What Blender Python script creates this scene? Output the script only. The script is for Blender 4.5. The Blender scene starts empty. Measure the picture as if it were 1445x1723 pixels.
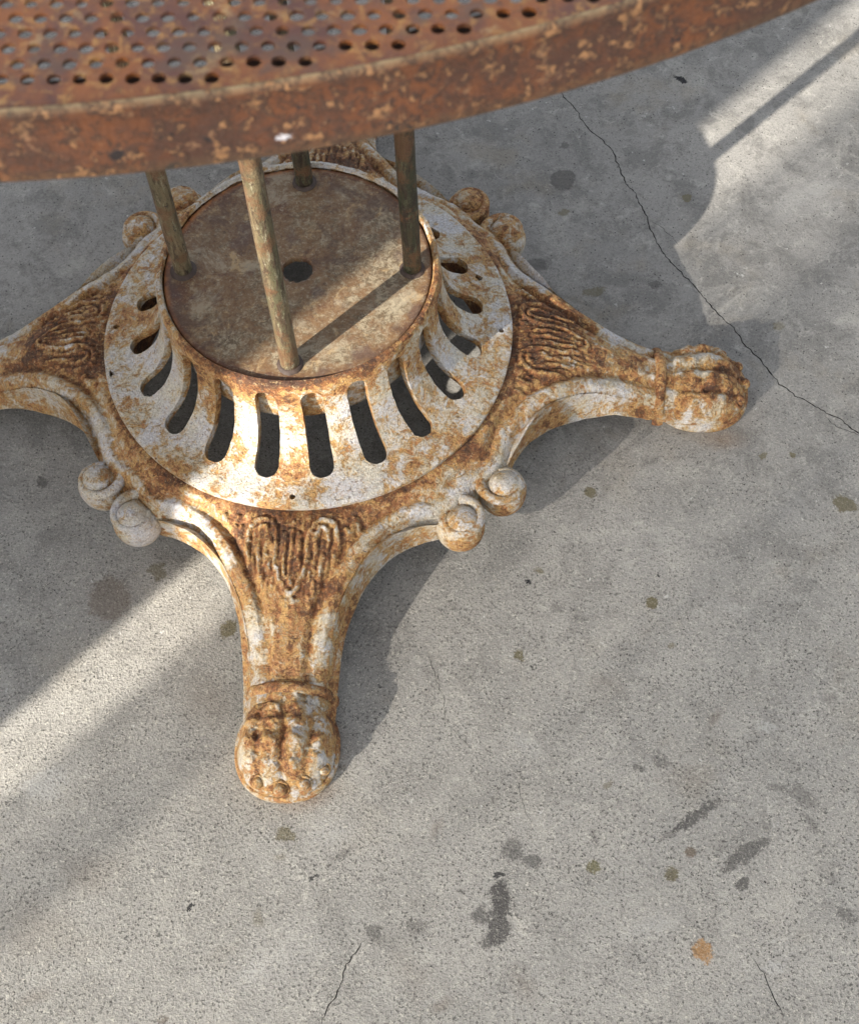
import bpy, bmesh, math, random
import numpy as np
from mathutils import Vector, Matrix
from mathutils.geometry import delaunay_2d_cdt
random.seed(7)
SC = bpy.context.scene
COL = SC.collection
R = math.radians

# ------------------------------------------------------------------ camera
cd = bpy.data.cameras.new('camera')
cam = bpy.data.objects.new('camera', cd); COL.objects.link(cam); SC.camera = cam
pit, rol, yaw = R(61.0033), R(-3.3063), R(-4.71)
fw = Vector((math.sin(yaw)*math.cos(pit), math.cos(yaw)*math.cos(pit), -math.sin(pit)))
rt = Vector((math.cos(yaw), -math.sin(yaw), 0)); up = rt.cross(fw)
r2 = rt*math.cos(rol) + up*math.sin(rol); u2 = -rt*math.sin(rol) + up*math.cos(rol)
M = Matrix((r2, u2, -fw)).transposed().to_4x4(); M.translation = Vector((0.1354, -0.6254, 0.9321))
cam.matrix_world = M
cd.sensor_fit = 'HORIZONTAL'; cd.sensor_width = 36; cd.lens = 2338.92/1445*36
cd.clip_start = .01; cd.clip_end = 200
cd.dof.use_dof = True; cd.dof.focus_distance = .93; cd.dof.aperture_fstop = 42

# ------------------------------------------------------------------ sky and sun
SUN_AZ, SUN_EL = 225.5, 25.0           # azimuth counted from +x towards +y
w = bpy.data.worlds.new('World'); SC.world = w; w.use_nodes = True
wt = w.node_tree; wt.nodes.clear()
sky = wt.nodes.new('ShaderNodeTexSky'); sky.sky_type = 'NISHITA'; sky.sun_disc = False
sky.sun_elevation = R(SUN_EL); sky.sun_rotation = R(90 - SUN_AZ)
sky.air_density = 1.0; sky.dust_density = 3.0; sky.ozone_density = .6
hs = wt.nodes.new('ShaderNodeHueSaturation'); hs.inputs['Saturation'].default_value = .36
bg = wt.nodes.new('ShaderNodeBackground'); bg.inputs['Strength'].default_value = .12
wo = wt.nodes.new('ShaderNodeOutputWorld')
wt.links.new(sky.outputs[0], hs.inputs['Color']); wt.links.new(hs.outputs[0], bg.inputs['Color'])
wt.links.new(bg.outputs[0], wo.inputs['Surface'])
sd = bpy.data.lights.new('sun', 'SUN'); sd.energy = 4.4; sd.angle = R(.53); sd.color = (1, .93, .83)
sun = bpy.data.objects.new('sun', sd); COL.objects.link(sun)
sv = Vector((math.cos(R(SUN_EL))*math.cos(R(SUN_AZ)), math.cos(R(SUN_EL))*math.sin(R(SUN_AZ)), math.sin(R(SUN_EL))))
sun.rotation_euler = sv.to_track_quat('Z', 'Y').to_euler(); sun.location = sv*6
vs = SC.view_settings; vs.view_transform = 'Standard'; vs.look = 'None'; vs.gamma = 1; vs.exposure = 1.45

# ------------------------------------------------------------------ node helper
class NT:
    def __init__(s, name):
        s.m = bpy.data.materials.new(name); s.m.use_nodes = True
        s.t = s.m.node_tree; s.t.nodes.clear()
        s.out = s.n('ShaderNodeOutputMaterial'); s.b = s.n('ShaderNodeBsdfPrincipled')
        s.l(s.b.outputs[0], s.out.inputs[0])
        g = s.n('ShaderNodeNewGeometry'); s.pos = g.outputs['Position']
    def n(s, ty): return s.t.nodes.new(ty)
    def l(s, a, b): s.t.links.new(a, b)
    def put(s, sock, v):
        if hasattr(v, 'is_output'): s.l(v, sock)
        elif isinstance(v, tuple) and len(v) == 3 and sock.type == 'RGBA': sock.default_value = (*v, 1)
        else: sock.default_value = v
    def math(s, op, a, b=None, c=None, clamp=False):
        n = s.n('ShaderNodeMath'); n.operation = op; n.use_clamp = clamp
        s.put(n.inputs[0], a)
        if b is not None: s.put(n.inputs[1], b)
        if c is not None: s.put(n.inputs[2], c)
        return n.outputs[0]
    def vmath(s, op, a, b=None):
        n = s.n('ShaderNodeVectorMath'); n.operation = op; s.put(n.inputs[0], a)
        if b is not None: s.put(n.inputs[1], b)
        return n.outputs['Value'] if op in ('LENGTH', 'DISTANCE') else n.outputs[0]
    def map(s, v, scale=(1, 1, 1), rot=(0, 0, 0), loc=(0, 0, 0)):
        n = s.n('ShaderNodeMapping'); s.put(n.inputs[0], v)
        n.inputs['Scale'].default_value = scale; n.inputs['Rotation'].default_value = rot; n.inputs['Location'].default_value = loc
        return n.outputs[0]
    def noise(s, scale, detail=5, rough=.6, dist=0, v=None, col=False, lac=2.0):
        n = s.n('ShaderNodeTexNoise'); s.put(n.inputs['Vector'], v if v is not None else s.pos)
        n.inputs['Scale'].default_value = scale; n.inputs['Detail'].default_value = detail
        n.inputs['Roughness'].default_value = rough; n.inputs['Distortion'].default_value = dist
        n.inputs['Lacunarity'].default_value = lac
        return n.outputs['Color' if col else 'Fac']
    def vor(s, scale, v=None, feat='F1', rnd=1, out='Distance'):
        n = s.n('ShaderNodeTexVoronoi'); n.feature = feat; s.put(n.inputs['Vector'], v if v is not None else s.pos)
        n.inputs['Scale'].default_value = scale; n.inputs['Randomness'].default_value = rnd
        return n.outputs[out]
    def ss(s, v, a, b, lo=0., hi=1.):
        n = s.n('ShaderNodeMapRange'); n.interpolation_type = 'SMOOTHSTEP'; s.put(n.inputs[0], v)
        n.inputs[1].default_value = a; n.inputs[2].default_value = b; n.inputs[3].default_value = lo; n.inputs[4].default_value = hi
        return n.outputs[0]
    def mix(s, f, a, b, mode='MIX'):
        n = s.n('ShaderNodeMix'); n.data_type = 'RGBA'; n.blend_type = mode
        s.put(n.inputs[0], f); s.put(n.inputs[6], a); s.put(n.inputs[7], b); return n.outputs[2]
    def attr(s, name):
        n = s.n('ShaderNodeAttribute'); n.attribute_name = name; return n.outputs['Fac']
    def bump(s, h, strength, dist, nrm=None):
        n = s.n('ShaderNodeBump'); n.inputs['Strength'].default_value = strength; n.inputs['Distance'].default_value = dist
        s.put(n.inputs['Height'], h)
        if nrm is not None: s.l(nrm, n.inputs['Normal'])
        return n.outputs[0]
    def fin(s, col, rough, nrm=None, metal=0., spec=.5):
        s.put(s.b.inputs['Base Color'], col); s.put(s.b.inputs['Roughness'], rough); s.put(s.b.inputs['Metallic'], metal)
        s.b.inputs['Specular IOR Level'].default_value = spec
        if nrm is not None: s.l(nrm, s.b.inputs['Normal'])
        return s.m

def spot_group():
    g = bpy.data.node_groups.new('tone_patch', 'ShaderNodeTree')
    I = g.interface
    for nm, ty in (('P', 'NodeSocketVector'), ('Centre', 'NodeSocketVector'), ('Scale', 'NodeSocketVector'), ('Angle', 'NodeSocketFloat'), ('Edge', 'NodeSocketFloat')):
        I.new_socket(nm, in_out='INPUT', socket_type=ty)
    I.new_socket('Mask', in_out='OUTPUT', socket_type='NodeSocketFloat')
    gi = g.nodes.new('NodeGroupInput'); go = g.nodes.new('NodeGroupOutput')
    a = g.nodes.new('ShaderNodeVectorMath'); a.operation = 'SUBTRACT'
    g.links.new(gi.outputs[0], a.inputs[0]); g.links.new(gi.outputs[1], a.inputs[1])
    r = g.nodes.new('ShaderNodeVectorRotate'); r.rotation_type = 'Z_AXIS'
    g.links.new(a.outputs[0], r.inputs['Vector']); g.links.new(gi.outputs[3], r.inputs['Angle'])
    d = g.nodes.new('ShaderNodeVectorMath'); d.operation = 'DIVIDE'
    g.links.new(r.outputs[0], d.inputs[0]); g.links.new(gi.outputs[2], d.inputs[1])
    ln = g.nodes.new('ShaderNodeVectorMath'); ln.operation = 'LENGTH'; g.links.new(d.outputs[0], ln.inputs[0])
    s1 = g.nodes.new('ShaderNodeMath'); s1.operation = 'SUBTRACT'; s1.inputs[0].default_value = 1; g.links.new(ln.outputs['Value'], s1.inputs[1])
    s2 = g.nodes.new('ShaderNodeMath'); s2.operation = 'DIVIDE'; s2.use_clamp = True
    g.links.new(s1.outputs[0], s2.inputs[0]); g.links.new(gi.outputs[4], s2.inputs[1])
    g.links.new(s2.outputs[0], go.inputs[0]); return g

# ------------------------------------------------------------------ materials
def cast_paint(name, bias=0., cream=(.53, .48, .385)):
    """chipped white enamel over cast iron, stained ochre and rust; the mesh attribute 'rust' pushes it"""
    t = NT(name)
    a = t.attr('rust')
    warp = t.vmath('ADD', t.pos, t.vmath('SCALE', t.vmath('SUBTRACT', t.noise(60, 3, .6, col=True), (.5, .5, .5))))
    t.t.nodes[-1].inputs[0].default_value = (0, 0, 0)
    # explicit warp (scale .012)
    sub = t.vmath('SUBTRACT', t.noise(60, 4, .6, col=True), (.5, .5, .5))
    sc = t.n('ShaderNodeVectorMath'); sc.operation = 'SCALE'; t.l(sub, sc.inputs[0]); sc.inputs['Scale'].default_value = .016
    v = t.vmath('ADD', t.pos, sc.outputs[0])
    big = t.noise(26, 4, .55, v=v); mid = t.noise(95, 6, .65, v=v); fine = t.noise(330, 5, .7, v=v)
    micro = t.noise(900, 3, .7)
    f = t.math('ADD', t.math('MULTIPLY', big, .36), t.math('ADD', t.math('MULTIPLY', mid, .36), t.math('MULTIPLY', fine, .28)))
    f = t.math('ADD', f, t.math('ADD', t.math('MULTIPLY', t.math('SUBTRACT', a, .5), .42), bias))
    # old enamel: cream to cold white
    c = t.mix(t.ss(t.noise(45, 4, .6), .38, .62), cream, (.54, .53, .54))
    c = t.mix(t.ss(t.noise(420, 4, .7), .52, .75), c, (.50, .44, .33))
    yel = t.ss(f, .46, .52); och = t.ss(f, .51, .545); rst = t.ss(f, .562, .605); drk = t.ss(f, .61, .69)
    c = t.mix(t.math('MULTIPLY', yel, .75), c, (.49, .35, .17))
    oc = t.mix(t.ss(t.noise(170, 5, .7), .42, .60), (.50, .28, .080), (.34, .13, .030))
    c = t.mix(t.math('MULTIPLY', och, .85), c, oc)
    rc = t.mix(t.ss(t.noise(240, 6, .75), .42, .58), (.23, .080, .025), (.085, .034, .019))
    c = t.mix(t.math('MULTIPLY', rst, .9), c, rc)
    c = t.mix(t.math('MULTIPLY', drk, .75), c, (.05, .025, .017))
    # bits of paint left on the rusty metal, small dark chips in the paint
    left = t.ss(t.noise(360, 6, .8, v=v), .56, .63)
    c = t.mix(t.math('MULTIPLY', left, .7), c, (.50, .37, .20))
    chip = t.ss(t.noise(330, 5, .8, dist=1.2), .60, .64)
    c = t.mix(t.math('MULTIPLY', chip, .75), c, (.10, .05, .03))
    chip2 = t.ss(t.noise(130, 6, .75, dist=.5), .68, .70)
    c = t.mix(chip2, c, (.07, .04, .028))
    sp = t.math('MULTIPLY', t.math('LESS_THAN', t.vor(340), .17), t.math('GREATER_THAN', t.noise(50, 2), .52))
    c = t.mix(t.math('MULTIPLY', sp, .6), c, (.07, .035, .02))
    h = t.math('ADD', t.math('MULTIPLY', f, -1.6), t.math('ADD', t.math('MULTIPLY', t.noise(380, 6, .7), .8), t.math('ADD', t.math('MULTIPLY', chip, -.5), t.math('MULTIPLY', och, -.25))))
    n = t.bump(h, .8, .0020); n = t.bump(micro, .35, .0004, n)
    r = t.math('ADD', t.ss(f, .48, .62, .36, .72), t.math('MULTIPLY', fine, .12))
    fs = t.ss(t.noise(260, 7, .85, v=t.map(t.pos, loc=(3, 3, 7))), .54, .60)
    c = t.mix(t.math('MULTIPLY', fs, .50), c, (.30, .15, .045))
    fd = t.ss(t.noise(460, 5, .85, v=t.map(t.pos, loc=(5, 1, 2))), .59, .64)
    c = t.mix(t.math('MULTIPLY', fd, .65), c, (.07, .035, .02))
    ctr = t.ss(t.noise(620, 5, .8), .3, .7, .62, 1.22)
    cc = t.n('ShaderNodeVectorMath'); cc.operation = 'SCALE'; t.l(c, cc.inputs[0]); t.l(ctr, cc.inputs['Scale'])
    return t.fin(cc.outputs[0], r, n, spec=.45)

def disc_mat():
    t = NT('tarnished_plate')
    a = t.attr('rust')
    big = t.noise(22, 5, .6, dist=.6); mid = t.noise(90, 7, .7, dist=.5); fine = t.noise(420, 5, .75)
    f = t.math('ADD', t.math('MULTIPLY', big, .4), t.math('ADD', t.math('MULTIPLY', mid, .4), t.math('MULTIPLY', fine, .2)))
    f = t.math('ADD', f, t.math('MULTIPLY', t.math('SUBTRACT', a, .5), .35))
    c = t.mix(t.ss(t.noise(250, 6, .75, dist=1), .40, .58), (.33, .275, .185), (.12, .085, .048))
    c = t.mix(t.math('MULTIPLY', t.ss(f, .44, .54), .85), c, (.175, .095, .042))
    c = t.mix(t.ss(f, .54, .64), c, (.11, .052, .03))
    c = t.mix(t.math('MULTIPLY', t.ss(t.noise(60, 5, .7, dist=.8), .56, .68), .6), c, (.46, .33, .17))
    c = t.mix(t.math('MULTIPLY', t.ss(t.noise(330, 6, .85, dist=1), .52, .62), .7), c, (.075, .05, .033))
    c = t.mix(t.math('MULTIPLY', t.ss(t.noise(280, 6, .85, v=t.map(t.pos, loc=(6, 1, 3))), .53, .62), .6), c, (.36, .31, .22))
    c = t.mix(t.math('MULTIPLY', t.ss(t.noise(30, 3, .5, v=t.map(t.pos, loc=(3, 1, 0))), .57, .66), .5), c, (.075, .045, .045))
    c = t.mix(t.math('MULTIPLY', t.ss(t.noise(24, 6, .75, v=t.map(t.pos, loc=(8, 2, 0)), dist=.5), .53, .64), .6), c, (.36, .31, .22))
    c = t.mix(t.math('MULTIPLY', t.ss(t.noise(28, 6, .75, v=t.map(t.pos, loc=(1, 9, 0)), dist=.5), .52, .63), .7), c, (.085, .048, .032))
    c = t.mix(t.ss(a, .8, 1.05), c, t.mix(t.ss(t.noise(160, 6, .7), .4, .6), (.38, .15, .045), (.17, .065, .03)))
    h = t.math('ADD', mid, t.math('MULTIPLY', fine, .5))
    return t.fin(c, t.ss(fine, .3, .7, .42, .68), t.bump(h, .5, .0008), spec=.45)

def rod_mat(name, c0, c1, dark, fleck):
    t = NT(name)
    v = t.map(t.pos, scale=(1, 1, .22))
    a = t.noise(210, 7, .8, v=v, dist=.8); b = t.noise(90, 5, .65, v=v)
    c = t.mix(t.ss(b, .40, .60), c0, c1)
    c = t.mix(t.ss(a, .49, .57), c, dark)
    c = t.mix(t.math('MULTIPLY', t.ss(t.noise(300, 6, .85, v=v), .55, .62), .75), c, fleck)
    c = t.mix(t.ss(t.noise(170, 5, .8, v=t.map(t.pos, loc=(5, 2, 1), scale=(1, 1, .5))), .60, .63), c, (.03, .02, .015))
    c = t.mix(t.math('MULTIPLY', t.ss(t.noise(55, 4, .7, v=t.map(t.pos, loc=(1, 7, 1))), .50, .60), .65), c, (.13, .062, .028))
    pits = t.math('LESS_THAN', t.vor(420), .22)
    c = t.mix(t.math('MULTIPLY', pits, t.ss(b, .45, .6, 0, .6)), c, (.03, .02, .014))
    h = t.math('ADD', t.math('MULTIPLY', a, 1.4), t.math('ADD', t.noise(700, 3), t.math('MULTIPLY', pits, -.5)))
    return t.fin(c, t.ss(a, .3, .7, .38, .65), t.bump(h, .7, .0011), spec=.45)

def rust_mat(name, light=1.0, sheet=False):
    t = NT(name)
    big = t.noise(55, 5, .65); mid = t.noise(260, 6, .75, dist=.4); fine = t.noise(600, 4, .7)
    if sheet:
        c = t.mix(t.ss(big, .38, .6), (.25, .088, .028), (.12, .05, .036))
        c = t.mix(t.math('MULTIPLY', t.ss(mid, .50, .64), .85), c, (.40, .21, .07))
        c = t.mix(t.math('MULTIPLY', t.ss(t.noise(380, 5, .8), .54, .64), .6), c, (.06, .03, .022))
        c = t.mix(t.math('MULTIPLY', t.ss(t.noise(90, 5, .75, v=t.map(t.pos, loc=(1, 5, 2))), .56, .68), .6), c, (.46, .33, .16))
        c = t.mix(t.math('MULTIPLY', t.ss(t.noise(70, 4, .6, v=t.map(t.pos, loc=(2, 5, 0))), .52, .64), .8), c, (.12, .07, .05))
        h = t.math('ADD', mid, t.math('MULTIPLY', fine, .4))
        return t.fin(c, t.ss(mid, .3, .7, .38, .6), t.bump(h, .45, .0007), spec=.5)
    c = t.mix(t.ss(big, .4, .62), (.185, .068, .028), (.095, .043, .028))
    c = t.mix(t.ss(mid, .44, .56), c, (.075, .038, .026))
    c = t.mix(t.math('MULTIPLY', t.ss(t.noise(260, 5, .7), .55, .66), .85), c, (.45, .235, .105))
    low = t.noise(120, 5, .7, v=t.map(t.pos, loc=(4, 4, 4)))
    c = t.mix(t.math('MULTIPLY', t.ss(low, .60, .70), .6), c, (.40, .225, .12))
    c = t.mix(t.ss(t.noise(170, 3, .6, v=t.map(t.pos, loc=(9, 4, 4))), .66, .70), c, (.03, .022, .022))
    gn = t.n('ShaderNodeGroup'); gn.node_tree = spot_group(); t.l(t.vmath('MULTIPLY', t.vmath('ADD', t.pos, t.vmath('MULTIPLY', t.vmath('SUBTRACT', t.noise(700, 3, .7, col=True), (.5, .5, .5)), (.004, .004, .004))), (1, 0, 1)), gn.inputs[0])
    gn.inputs[1].default_value = (.0895, 0, .7025); gn.inputs[2].default_value = (.0021, 1, .0011); gn.inputs[3].default_value = 0; gn.inputs[4].default_value = .4
    c = t.mix(gn.outputs[0], c, (.72, .70, .74))
    e = t.attr('edge')
    c = t.mix(t.math('MULTIPLY', e, t.ss(mid, .66, .38)), c, (.43, .34, .19))
    h = t.math('ADD', mid, t.math('MULTIPLY', fine, .5))
    return t.fin(c, t.ss(fine, .3, .7, .45, .7), t.bump(h, .7, .0014), spec=.4)

def un(u, v, z=0.):
    """ground point seen at a photo pixel: used once, to lay out the marks on the slab"""
    d = fw + r2*((u - 722.5)/2338.92) - u2*((v - 861.5)/2338.92)
    k = (z - .9321)/d.z
    return (.1354 + k*d.x, -.6254 + k*d.y)

GRP = {}
DARK, OLIVE, ORANGE, BLACK, PALE, BROWN = (.085, .08, .075), (.135, .115, .062), (.36, .19, .06), (.02, .02, .022), (.50, .49, .46), (.15, .115, .085)
# photo px, half sizes in px, angle, colour, strength, edge softness
STAINS_AND_SHADE = [
 (947, 302, 24, 20, 0, DARK, .55, .25), (1000, 490, 26, 9, 15, OLIVE, .5, .4), (948, 357, 9, 6, 0, OLIVE, .5, .3), (903, 445, 20, 15, 0, DARK, .4, .4),
 (1100, 478, 12, 8, 0, DARK, .5, .4), (1155, 332, 12, 7, 20, OLIVE, .6, .4), (1146, 133, 14, 5, -40, BLACK, .8, .3), (950, 243, 9, 7, 0, DARK, .5, .4),
 (1310, 548, 12, 7, 0, OLIVE, .4, .4), (1333, 766, 9, 7, 0, OLIVE, .7, .4), (1283, 765, 9, 6, 0, OLIVE, .6, .4), (1420, 847, 24, 14, -28, OLIVE, .65, .3),
 (992, 828, 13, 9, 0, OLIVE, .7, .4), (1097, 1014, 14, 11, 0, OLIVE, .75, .35), (873, 1104, 12, 11, 0, OLIVE, .7, .35), (907, 962, 9, 7, 0, OLIVE, .6, .4),
 (1131, 1088, 9, 7, 0, OLIVE, .5, .4), (889, 982, 6, 5, 0, BLACK, 1., .3), (1043, 925, 3, 3, 0, BLACK, 1., .3), (1108, 968, 3, 3, 0, BLACK, .9, .3),
 (970, 1040, 26, 18, -50, DARK, .3, .8), (1150, 720, 30, 14, 20, DARK, .25, .9), (960, 1060, 12, 8, 0, DARK, .35, .5), (1020, 1150, 40, 26, 0, BROWN, .22, .9),
 (185, 1008, 48, 48, 0, BROWN, .45, .5), (265, 962, 17, 20, 30, OLIVE, .5, .4), (385, 1060, 17, 18, 0, OLIVE, .7, .35), (71, 811, 11, 12, 0, DARK, .6, .4),
 (481, 1405, 20, 16, -20, OLIVE, .6, .4), (470, 1445, 14, 9, 0, OLIVE, .3, .7), (575, 1438, 22, 9, 30, DARK, .4, .6), (530, 1477, 8, 4, 30, BLACK, .7, .4),
 (560, 1450, 20, 12, 60, DARK, .3, .9), (318, 1528, 8, 7, 0, BLACK, .75, .35), (436, 1545, 11, 24, 0, OLIVE, .3, .6), (842, 1515, 22, 44, 5, DARK, .78, .5), (838, 1560, 26, 38, 0, DARK, .72, .5), (806, 1542, 20, 22, 0, DARK, .6, .6), (825, 1585, 24, 18, 0, DARK, .6, .6),
 (1310, 1325, 30, 12, -10, DARK, .4, .8), (1365, 1385, 10, 34, 25, DARK, .35, .8), (1075, 1290, 20, 8, -20, DARK, .5, .6), (935, 1025, 12, 18, 30, DARK, .35, .7), (1205, 1210, 26, 12, 40, BROWN, .3, .8),
 (640, 1480, 16, 9, 10, DARK, .3, .8), (735, 1395, 24, 12, 60, BROWN, .28, .8), (700, 1560, 20, 34, 50, DARK, .4, .8), (745, 1690, 30, 16, 20, BROWN, .3, .8), (1020, 1650, 12, 9, 0, DARK, .3, .7),
 (1400, 1180, 20, 12, 0, DARK, .3, .8), (1395, 1480, 30, 10, -45, DARK, .3, .8), (640, 1080, 70, 110, 0, DARK, .22, .9), (760, 960, 90, 60, 20, DARK, .16, 1.), (100, 905, 60, 40, 0, DARK, .15, 1.), (60, 1680, 40, 20, 20, BROWN, .3, .9),  # wide soft dark patches beside the front leg and scrolls are painted shade
 (980, 1200, 34, 10, 35, DARK, .25, .9), (1230, 1020, 50, 16, -20, PALE, .22, .9), (420, 1640, 40, 16, 30, PALE, .3, .9), (880, 1250, 50, 20, -40, PALE, .25, .9), (560, 1400, 60, 26, 10, PALE, .22, .9), (1100, 1560, 70, 22, 20, PALE, .22, .9), (838, 1473, 13, 4, 0, BLACK, .7, .4), (862, 1430, 28, 24, 20, DARK, .5, .6), (893, 1450, 26, 16, -10, DARK, .55, .6),
 (1172, 1372, 66, 13, 32, DARK, .62, .5), (1130, 1400, 40, 7, 32, DARK, .35, .6), (1252, 1440, 72, 15, 27, DARK, .55, .5), (1248, 1488, 15, 8, 25, DARK, .65, .4),
 (1350, 1340, 44, 20, -40, DARK, .38, .8), (1108, 1278, 26, 14, -30, DARK, .42, .6), (1025, 1322, 12, 7, 15, OLIVE, .45, .5), (1150, 1310, 60, 34, 0, BROWN, .2, .9),
 (997, 1463, 17, 14, 0, (.13, .115, .04), .62, .6), (1129, 1471, 17, 16, 0, (.12, .10, .05), .66, .6), (1163, 1434, 15, 11, -10, BROWN, .7, .35), (1182, 1602, 21, 24, 0, ORANGE, .62, .5), (1182, 1602, 14, 15, 0, (.24, .12, .04), .35, .8),
 (1425, 1540, 26, 20, -40, DARK, .45, .7), (660, 1590, 60, 44, 0, DARK, .22, .9), (630, 1570, 18, 24, 40, DARK, .5, .6), (690, 1640, 40, 60, 30, BROWN, .2, .9),
 (880, 1660, 26, 44, 25, BROWN, .25, .8), (560, 1540, 40, 80, 0, DARK, .12, 1.), (270, 1715, 12, 6, 0, BROWN, .5, .5), (150, 1470, 70, 50, 0, BROWN, .25, .9),
 (50, 1560, 80, 70, 0, BROWN, .22, .9), (1000, 1412, 5, 26, 5, DARK, .35, .6), (1290, 1390, 8, 20, 20, DARK, .3, .8), (350, 1180, 60, 60, 0, BROWN, .25, .9),
 (1300, 1630, 26, 20, 0, PALE, .35, .8), (75, 1320, 60, 40, 10, PALE, .4, .9), (1360, 330, 120, 40, 20, PALE, .25, 1.), (1290, 1225, 22, 14, 0, PALE, .4, .7),
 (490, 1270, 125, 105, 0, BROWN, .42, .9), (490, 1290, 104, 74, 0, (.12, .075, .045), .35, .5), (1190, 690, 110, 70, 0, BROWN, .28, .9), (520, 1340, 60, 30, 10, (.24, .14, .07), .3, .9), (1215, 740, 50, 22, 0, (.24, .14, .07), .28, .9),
 (1080, 900, 200, 90, 0, PALE, .12, 1.), (1335, 860, 60, 40, 0, PALE, .2, 1.), (880, 640, 90, 60, 0, DARK, .12, 1.), (470, 1610, 160, 60, 20, PALE, .18, 1.),
]
def concrete():
    t = NT('worn_concrete')
    sub = t.vmath('SUBTRACT', t.noise(75, 6, .75, col=True), (.5, .5, .5))
    sc = t.n('ShaderNodeVectorMath'); sc.operation = 'SCALE'; t.l(sub, sc.inputs[0]); sc.inputs['Scale'].default_value = .016
    sub2 = t.vmath('SUBTRACT', t.noise(900, 2, .7, col=True), (.5, .5, .5))
    sc2 = t.n('ShaderNodeVectorMath'); sc2.operation = 'SCALE'; t.l(sub2, sc2.inputs[0]); sc2.inputs['Scale'].default_value = .004
    v = t.vmath('ADD', t.vmath('ADD', t.pos, sc.outputs[0]), sc2.outputs[0])
    flat = t.vmath('MULTIPLY', v, (1, 1, 0))
    big = t.noise(6, 4, .6); mid = t.noise(26, 7, .75, dist=.5); fine = t.noise(470, 3, .7, dist=.4); grit = t.noise(700, 2, .7)
    sep = t.n('ShaderNodeSeparateXYZ'); t.l(t.pos, sep.inputs[0])
    # sandier skin towards the near end of the slab, where the laitance has worn away; its paleness also paints in brighter light
    wear_light = t.ss(t.math('ADD', sep.outputs[1], t.math('MULTIPLY', mid, .35)), .34, -.22)
    c = t.mix(t.ss(big, .35, .65), (.245, .238, .222), (.315, .303, .28))
    c = t.mix(t.math('MULTIPLY', t.ss(mid, .47, .60), .62), c, (.155, .15, .14))
    c = t.mix(t.math('MULTIPLY', t.ss(t.noise(75, 5, .75, v=t.map(t.pos, loc=(9, 3, 0)), dist=.6), .53, .64), .45), c, (.155, .148, .135))
    c = t.mix(t.math('MULTIPLY', t.ss(t.noise(60, 5, .75, v=t.map(t.pos, loc=(2, 9, 0)), dist=.6), .55, .66), .5), c, (.44, .425, .385))
    c = t.mix(t.math('MULTIPLY', t.ss(t.noise(19, 7, .75, v=t.map(t.pos, loc=(2, 3, 0)), dist=.7), .52, .66), .55), c, (.40, .385, .345))
    c = t.mix(t.math('MULTIPLY', t.ss(t.noise(11, 5, .65, v=t.map(t.pos, loc=(7, 3, 0))), .54, .7), .45), c, (.27, .235, .18))
    c = t.mix(t.math('MULTIPLY', wear_light, .38), c, (.45, .43, .38))
    amp = t.ss(t.noise(38, 4, .7, v=t.map(t.pos, loc=(4, 2, 0))), .36, .62, .35, 1.15)
    dk = t.math('MULTIPLY', t.math('MULTIPLY', t.ss(fine, .53, .62), amp), t.math('ADD', .36, t.math('MULTIPLY', wear_light, .44)))
    c = t.mix(dk, c, (.115, .11, .10))
    lt = t.math('MULTIPLY', t.ss(t.noise(500, 3, .75, v=t.map(t.pos, loc=(1, 1, 0)), dist=1.4), .565, .615), t.math('ADD', .14, t.math('MULTIPLY', wear_light, .75)))
    c = t.mix(lt, c, (.62, .59, .51))
    c = t.mix(t.math('MULTIPLY', t.ss(grit, .60, .67), .5), c, (.09, .086, .08))
    bk = t.math('MULTIPLY', t.math('LESS_THAN', t.vor(130), .085), t.math('GREATER_THAN', t.noise(31, 2, .5), .47))
    c = t.mix(t.math('MULTIPLY', bk, .9), c, (.025, .023, .022))
    # pale lime veins and hairlines
    vw = t.n('ShaderNodeVectorMath'); vw.operation = 'SCALE'; t.l(t.vmath('SUBTRACT', t.noise(18, 5, .7, col=True), (.5, .5, .5)), vw.inputs[0]); vw.inputs['Scale'].default_value = .11
    ve = t.vor(4.5, v=t.vmath('ADD', t.pos, vw.outputs[0]), feat='DISTANCE_TO_EDGE')
    vein = t.math('MULTIPLY', t.math('LESS_THAN', ve, .0045), t.ss(t.noise(14, 3, .6, v=t.map(t.pos, loc=(0, 8, 0))), .49, .60))
    c = t.mix(t.math('MULTIPLY', vein, t.math('MULTIPLY', wear_light, .45)), c, (.62, .59, .52))
    pit_ = t.math('MULTIPLY', t.math('LESS_THAN', t.vor(210), .14), t.math('GREATER_THAN', t.noise(90, 2, .5), .50))
    c = t.mix(t.math('MULTIPLY', pit_, .8), c, (.035, .033, .032))
    pit2 = t.math('MULTIPLY', t.math('LESS_THAN', t.vor(520), .20), t.math('GREATER_THAN', t.noise(200, 2, .5), .55))
    c = t.mix(t.math('MULTIPLY', pit2, .55), c, (.06, .057, .055))
    whi = t.math('MULTIPLY', t.math('LESS_THAN', t.vor(60, v=v), .065), t.math('GREATER_THAN', t.noise(25, 2, .5), .50))
    c = t.mix(t.math('MULTIPLY', whi, .7), c, (.62, .61, .57))
    g = spot_group()
    rag = t.math('ADD', t.math('MULTIPLY', t.math('SUBTRACT', t.noise(110, 6, .8), .5), 2.0), t.math('MULTIPLY', t.math('SUBTRACT', t.noise(520, 3, .8), .5), 1.6))
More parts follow.
